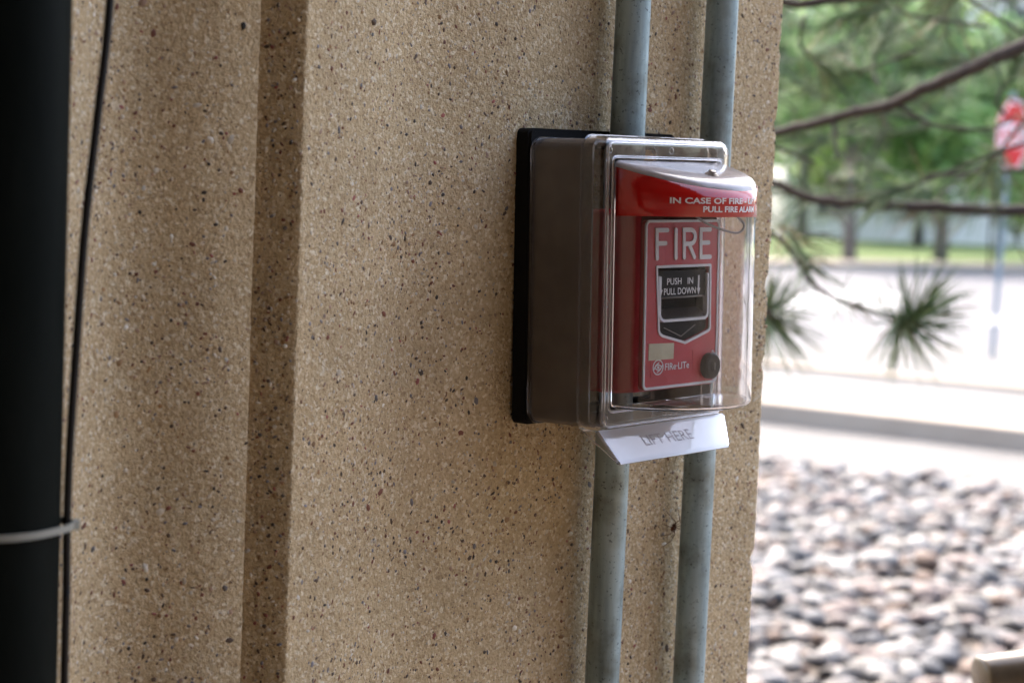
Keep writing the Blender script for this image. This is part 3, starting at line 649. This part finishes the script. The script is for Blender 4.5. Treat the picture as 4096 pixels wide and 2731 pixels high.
# ------------------------------------------------------------------ river pebbles
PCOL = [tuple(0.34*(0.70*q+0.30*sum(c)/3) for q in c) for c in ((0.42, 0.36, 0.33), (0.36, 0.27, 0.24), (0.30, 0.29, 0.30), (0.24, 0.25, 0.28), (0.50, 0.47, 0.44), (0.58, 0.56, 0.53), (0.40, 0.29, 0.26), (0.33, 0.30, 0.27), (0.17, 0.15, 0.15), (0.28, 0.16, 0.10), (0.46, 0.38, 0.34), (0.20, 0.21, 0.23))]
bm = bmesh.new(); bmesh.ops.create_icosphere(bm, subdivisions=2, radius=1); IC2 = [v.co.copy() for v in bm.verts]; IC2F = [[v.index for v in f.verts] for f in bm.faces]; bm.free()
SHAPES = []
for i in range(14):
    o_ = Vector((i*3.7, 1.3, 9)); sh = []
    ex, ey, ez = 1.0, 0.66+0.28*rnd.random(), 0.38+0.20*rnd.random()
    for v in IC2:
        k = 1+0.22*noise.noise(v*1.1+o_)+0.07*noise.noise(v*2.6+o_); sh.append(Vector((v.x*ex*k, v.y*ey*k, v.z*ez*k)))
    SHAPES.append((sh, ez))
spots_ = []
def pebble_spot(d, l): 
    p = EYE + Vector((math.sin(yaw), math.cos(yaw), 0))*d + Vector((math.cos(yaw), -math.sin(yaw), 0))*l; return p.x, p.y
def project(p):
    q = Vector(p)-EYE; z = q.dot(fwd); return 2048+7484.75*q.dot(r0)/z, 1365.5-7484.75*q.dot(r1)/z, z
prnd = random.Random(11)
for i in range(9500):
    d = 5.2 + 6.9*prnd.random(); l = -0.4 + 5.0*prnd.random()
    x, y = pebble_spot(d, l)
    s_ = KN.dot(Vector((x, y, 0)))
    if s_ > 9.22 or x < 1.2: continue
    rad = 0.027 + 0.040*prnd.random()**1.6 + (0.016 if prnd.random() < 0.08 else 0)
    k = prnd.randrange(14); layer = prnd.random()
    z = rad*SHAPES[k][1]*0.6 + 0.034*layer*layer
    if s_ > 8.9: z += 0.02
    spots_.append((x, y, z, rad, k, prnd.random()*6.28, (prnd.random()-0.5)*0.7, (prnd.random()-0.5)*0.7, prnd.randrange(len(PCOL)), 0.8+0.45*prnd.random()))
inview, rest = [], []
for s_ in spots_:
    px, py, dz = project(s_[:3])
    (inview if (3010 < px < 4080 and py < 2715 and s_[2] > 0.018) else rest).append((s_[3]/dz, s_))
inview.sort(key=lambda q: -q[0]); rest += inview[300:]; inview = inview[:300]
pm = {}
for i, (q, s_) in enumerate(inview):
    x, y, z, rad, k, rz, rx, ry, ci, f = s_; key = (k, ci)
    if key not in pm:
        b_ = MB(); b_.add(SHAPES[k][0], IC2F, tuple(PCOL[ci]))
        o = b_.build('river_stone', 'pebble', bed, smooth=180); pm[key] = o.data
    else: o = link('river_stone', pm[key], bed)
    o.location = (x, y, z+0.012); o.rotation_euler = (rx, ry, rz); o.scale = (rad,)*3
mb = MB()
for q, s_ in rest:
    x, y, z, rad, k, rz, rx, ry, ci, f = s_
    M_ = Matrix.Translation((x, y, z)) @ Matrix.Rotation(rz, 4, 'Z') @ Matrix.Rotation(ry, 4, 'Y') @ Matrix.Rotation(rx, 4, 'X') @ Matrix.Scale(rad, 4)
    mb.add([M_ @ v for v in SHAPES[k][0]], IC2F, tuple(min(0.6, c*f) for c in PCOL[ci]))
tag(mb.build('river_stones', 'pebble', bed, smooth=180), kind='stuff')

# ------------------------------------------------------------------ pine tree beside the column
pine = empty('pine_tree', (3.75, -0.45, 0), 'long-needled pine reaching its branches across the view beside the column', 'tree')
PO = Vector((3.75, -0.45, 0))
def D(px, py, d): return EYE + (fwd + r0*((px-2048)/7484.75) - r1*((py-1365.5)/7484.75))*d - PO
mb = MB(); mb.tube([(0, 0, 0), (0.02, -0.01, 1.0), (-0.02, 0.03, 2.4), (0.03, 0.0, 4.2), (0.0, 0.02, 6.5)], [0.15, 0.13, 0.115, 0.09, 0.04], 18); mb.build('trunk', 'bark', pine, smooth=60)
NG = [(0.075, 0.13, 0.06), (0.10, 0.17, 0.075), (0.07, 0.125, 0.075), (0.14, 0.20, 0.11), (0.12, 0.16, 0.06)]; NB = (0.17, 0.10, 0.04)
nr = random.Random(5)
def needles(p, d, n=90, L=0.115, brown=0.04, spread=1.0, shoot=0.09):
    """a tuft: needles fanning off the last centimetres of a shoot"""
    b_ = MB(); d = Vector(d).normalized(); a = d.orthogonal().normalized(); c_ = d.cross(a)
    for i in range(n):
        t_ = nr.random(); base = Vector(p) - d*shoot*(1-t_); q = nr.random()*6.28; op = spread*(0.25 + 1.15*nr.random()*(1.15-0.5*t_))
        nd = (d*math.cos(op) + (a*math.cos(q)+c_*math.sin(q))*math.sin(op)).normalized(); L_ = L*(0.75+0.4*nr.random())
        tip = base + nd*L_ + Vector((0, 0, -0.010*nr.random())); sd = nd.orthogonal().normalized()*0.0011; s2 = nd.cross(sd).normalized()*0.0011; mid_ = base+nd*L_*0.6
        col = NB if nr.random() < brown else NG[nr.randrange(5)]; f = 0.7+0.7*nr.random(); col = tuple(q_*f for q_ in col)
        b_.add([base+sd, base-sd*0.5+s2, base-sd*0.5-s2, mid_+sd, mid_-sd*0.5+s2, mid_-sd*0.5-s2, tip], [(0, 1, 4, 3), (1, 2, 5, 4), (2, 0, 3, 5), (3, 4, 6), (4, 5, 6), (5, 3, 6)], col)
    return b_.build('needle_cluster', 'needle', pine)
def limb(pts, ra, rb, name='branch'):
    p = smooth_path(pts, 5); n = len(p); jit = [q + Vector((nr.random()-0.5, nr.random()-0.5, nr.random()-0.5))*ra*0.35 for q in p]
    b_ = MB(); b_.tube(jit, [ra+(rb-ra)*i/(n-1) for i in range(n)], 9); b_.build(name, 'bark', pine, smooth=180); return p
T1 = Vector((0.0, 0.02, 2.3))
b1 = limb([T1+Vector((-0.08, 0.06, 0.1)), D(4700, -20, 3.95), D(4400, 55, 3.9), D(4096, 185, 3.85), D(3900, 268, 3.85), D(3700, 358, 3.88), D(3580, 412, 3.9), D(3330, 474, 3.95), D(3100, 532, 4.0), D(2960, 570, 4.05)], 0.019, 0.0085)
limb([D(3585, 412, 3.9), D(3640, 450, 3.88), D(3720, 495, 3.86), D(3830, 516, 3.84), D(3950, 514, 3.82), D(4060, 470, 3.8)], 0.005, 0.003, 'twig')
limb([D(3332, 474, 3.95), D(3342, 545, 3.93), D(3350, 640, 3.9)], 0.005, 0.003, 'twig')
b3 = limb([T1+Vector((-0.05, 0.05, -0.55)), D(4700, 790, 4.25), D(4400, 815, 4.2), D(4096, 838, 4.15), D(3900, 838, 4.1), D(3700, 826, 4.05), D(3450, 818, 4.0), D(3250, 792, 4.0), D(3095, 732, 4.0), D(2980, 690, 4.0)], 0.016, 0.008)
b4 = limb([D(4500, 655, 4.2), D(4096, 680, 4.1), D(3900, 690, 4.05), D(3700, 700, 4.0)], 0.006, 0.003, 'twig')
b5 = limb([D(2950, 870, 3.75), D(3100, 940, 3.7), D(3170, 1010, 3.7), D(3240, 1120, 3.68), D(3330, 1190, 3.66), D(3480, 1240, 3.64), D(3600, 1290, 3.62)], 0.0055, 0.004, 'twig')
b6 = limb([D(4600, -120, 4.1), D(4096, -60, 4.0), D(3700, -30, 3.95), D(3300, 5, 3.9), D(3180, 15, 3.9), D(3050, -10, 3.9)], 0.012, 0.009)
b7 = limb([D(2800, 500, 3.9), D(3000, 560, 3.95), D(3130, 600, 3.95), D(3260, 650, 3.95)], 0.006, 0.003, 'twig')
# tufts that read singly against the street
needles(D(3640, 1285, 3.62), D(3720, 1180, 3.5)-D(3640, 1285, 3.62), 110, 0.15, 0.03, 1.0, 0.05)
needles(D(3610, 1290, 3.62), D(3640, 1420, 3.6)-D(3610, 1290, 3.62), 70, 0.14, 0.03, 0.9, 0.03)
needles(D(3700, 1235, 3.6), D(3830, 1120, 3.6)-D(3700, 1235, 3.6), 70, 0.13, 0.03, 0.8, 0.05)
limb([D(3600, 1290, 3.62), D(3650, 1275, 3.61), D(3720, 1215, 3.6)], 0.003, 0.002, 'twig')
limb([D(2920, 1150, 3.6), D(3000, 1230, 3.6), D(3072, 1265, 3.6)], 0.0045, 0.004, 'twig')
needles(D(3065, 1255, 3.6), D(3110, 1120, 3.6)-D(3065, 1255, 3.6), 60, 0.12, 0.03, 0.8, 0.03)
needles(D(3075, 1265, 3.6), D(3200, 1390, 3.6)-D(3075, 1265, 3.6), 70, 0.15, 0.03, 0.8, 0.03)
bud = MB(); bud.tube([D(3062, 1232, 3.58), D(3074, 1250, 3.58), D(3092, 1278, 3.58)], [0.003, 0.0075, 0.004], 8); bud.build('bud', 'bark', pine, smooth=180)
needles(D(3240, 1080, 3.68), D(3330, 1190, 3.6)-D(3240, 1080, 3.68), 50, 0.10, 0.25, 0.9, 0.08)
needles(D(3190, 960, 3.7), D(3330, 1080, 3.6)-D(3190, 960, 3.7), 60, 0.11, 0.35, 0.9, 0.08)
needles(D(3420, 1215, 3.65), D(3520, 1240, 3.6)-D(3420, 1215, 3.65), 26, 0.09, 0.2, 0.8, 0.06)
# tufts spread through the crown
for i in range(130):
    px = 3000+1250*nr.random(); py = -380+1330*nr.random()**1.0; d_ = 3.8+3.2*nr.random()
    if 3550 < px < 4100 and 420 < py < 700 and nr.random() < 0.93: continue
    if py > 850 and px > 3350 and nr.random() < 0.75: continue
    p = D(px, py, d_); dv = Vector((nr.uniform(-1, 0.5), nr.uniform(-0.4, 1), nr.uniform(-0.75, 0.5)))
    needles(p, dv, 62, 0.12, 0.06)
    limb([p-dv.normalized()*(0.16+0.2*nr.random())+Vector((0.05, -0.03, 0.03)), p-dv.normalized()*0.1, p], 0.004, 0.0022, 'twig')
# higher crown that shades the near pebbles
for i in range(60):
    a = 0.6+2.4*nr.random(); rr = 0.4+2.2*nr.random()**0.6; z = 2.7+3.4*nr.random()
    rr *= max(0.25, 1.15-(z-2.7)/4.0)
    p = Vector((rr*math.cos(a), rr*math.sin(a), z)); 
    dv = Vector((math.cos(a), math.sin(a), nr.uniform(-0.3, 0.4)))
    needles(p, dv, 70, 0.16, 0.04, 1.1, 0.22)
    if i % 3 == 0: limb([(0, 0, z-0.15), p*0.5+Vector((0, 0, z*0.5)), p], 0.014, 0.003)

# ------------------------------------------------------------------ stop sign
sg = empty('stop_sign', (15.45, 7.62, 0.21), 'red octagonal stop sign on a grey steel post by the road', 'sign')
lean = Vector((0.012, -0.014, 0))
def L3(x, y, z): return Vector((x, y, z)) + lean*z
mb = MB(); mb.tube([L3(0, 0, -0.1), L3(0, 0, 2.56)], 0.026, 4); mb.build('post', 'post_steel', sg)
oc = [(0.365*math.cos(math.radians(22.5+45*k)), 0.365*math.sin(math.radians(22.5+45*k))) for k in range(8)]
cz = 2.15
mb = MB(); mb.poly(oc, [], lambda p: L3(p[0], -0.032, cz+p[1]), lambda p: L3(p[0], -0.036, cz+p[1])); mb.build('plate', 'sign_red', sg)
mb = MB(); ribbon(mb, [(p[0]*0.93, p[1]*0.93) for p in oc], 0.022, lambda p: L3(p[0], -0.035, cz+p[1]), lambda p: L3(p[0], -0.0375, cz+p[1]), True); mb.build('border', 'sign_white', sg)
mb = MB(); put_text(mb, 'STOP', 0.225, 0.54, lambda p: L3(p[0]-0.27, -0.038, cz-0.112+p[1]), 0.02); mb.build('lettering', 'sign_white', sg)

# ------------------------------------------------------------------ trees and building beyond the road
lr = random.Random(21)
def tree(loc, h, rx, rz, cz, cols_, n, leaf, label, trunk_r=0.16):
    t_ = empty('leafy_tree', loc, label, 'tree', 'trees beyond the road')
    mb = MB(); top = Vector((lr.uniform(-.3, .3), lr.uniform(-.3, .3), cz))
    mb.tube([(0, 0, 0), top*0.4+Vector((0.05, 0, 0)), top*0.75, top], [trunk_r, trunk_r*0.85, trunk_r*0.6, trunk_r*0.35], 10)
    cl = []
    for i in range(26):
        a = lr.random()*6.28; e = lr.uniform(-0.9, 1); r_ = (lr.random()**0.45)*0.92
        cl.append((Vector((rx*r_*math.cos(a)*math.sqrt(max(0, 1-e*e)), rx*r_*math.sin(a)*math.sqrt(max(0, 1-e*e)), cz+rz*r_*e)), rx*(0.22+0.2*lr.random())))
    for c_, r_ in cl[:9]: mb.tube([top*0.6, (top*0.6+c_)*0.5+Vector((0, 0, -0.2)), c_], [trunk_r*0.4, trunk_r*0.22, 0.02], 6)
    mb.build('trunk', 'grey_bark', t_, smooth=180)
    mb = MB()
    for i in range(n):
        c_, r_ = cl[lr.randrange(len(cl))]; v = Vector((lr.gauss(0, 1), lr.gauss(0, 1), lr.gauss(0, 1))).normalized()*r_*(lr.random()**0.4)
        p = c_+v*Vector((1, 1, 0.8)) if False else c_+Vector((v.x, v.y, v.z*0.8)); a = Vector((lr.gauss(0, 1), lr.gauss(0, 1), lr.gauss(0, 1))).normalized(); b_ = a.orthogonal().normalized(); s_ = leaf*(0.6+0.8*lr.random())
        col = cols_[lr.randrange(len(cols_))]; f = 0.75+0.5*lr.random()
        mb.add([p-a*s_, p+b_*s_*0.55, p+a*s_, p-b_*s_*0.55], [(0, 1, 2, 3)], tuple(q*f for q in col))
    mb.build('crown', 'leaf', t_)
G1 = [(0.13, 0.25, 0.07), (0.17, 0.30, 0.08), (0.10, 0.20, 0.07)]; G2 = [(0.20, 0.32, 0.045), (0.24, 0.36, 0.06), (0.15, 0.27, 0.04)]; G3 = [(0.06, 0.12, 0.06), (0.08, 0.15, 0.08), (0.05, 0.10, 0.04)]
def far(d, l): 
    p = EYE + Vector((math.sin(yaw), math.cos(yaw), 0))*d + Vector((math.cos(yaw), -math.sin(yaw), 0))*l; return (p.x, p.y, 0.14)
tree(far(50, 8.9), 8, 3.4, 3.6, 4.2, G1, 7000, 0.15, 'green tree with a dark trunk behind the left pine branch tips', 0.2)
tree(far(53, 12.0), 9, 3.0, 3.8, 4.6, G1, 7000, 0.15, 'pale-trunked green tree between the lone pine tuft and the sign', 0.22)
tree(far(56, 14.4), 8, 2.6, 2.4, 3.4, G2, 5200, 0.15, 'lime-green tree just left of the stop sign post', 0.12)
tree(far(52, 15.9), 8, 2.2, 1.9, 4.6, G3, 3200, 0.15, 'dark-trunked tree at the right edge of the picture', 0.17)
tree(far(58, 6.4), 10, 3.4, 4.0, 4.8, G1, 6000, 0.17, 'green tree half hidden by the right edge of the column', 0.2)
tree(far(66, 10.0), 12, 5.2, 5.6, 6.6, G2, 8000, 0.22, 'tall lime-green tree farthest back behind the column edge', 0.25)
tree(far(70, 15.0), 11, 4.8, 3.4, 4.4, G2, 7000, 0.22, 'tall lime-green tree farthest back behind the stop sign', 0.25)
bl = empty('pale_building', (74, 33, 0.14), 'pale plastered building showing behind the trees at upper right', 'building')
bl.rotation_euler = (0, 0, math.radians(-40))
mb = MB(); mb.box((-14, 0, 0), (14, 10, 11)); mb.build('wall', 'stucco', bl)
mb = MB(); mb.box((-14.4, -0.4, 11), (14.4, 10.4, 11.5)); mb.build('roof', 'kerb', bl)
for fl in range(3):
    for k in range(7):
        x0 = -12.6+k*3.8; z0 = 1.1+fl*3.5
        mb = MB(); mb.box((x0, -0.03, z0), (x0+1.6, 0.02, z0+1.7)); wn = mb.build('window', 'window_glass', bl)
        mb = MB(); mb.box((x0-0.12, -0.10, z0-0.14), (x0+1.72, 0.01, z0-0.002)); mb.build('sill', 'kerb', wn)
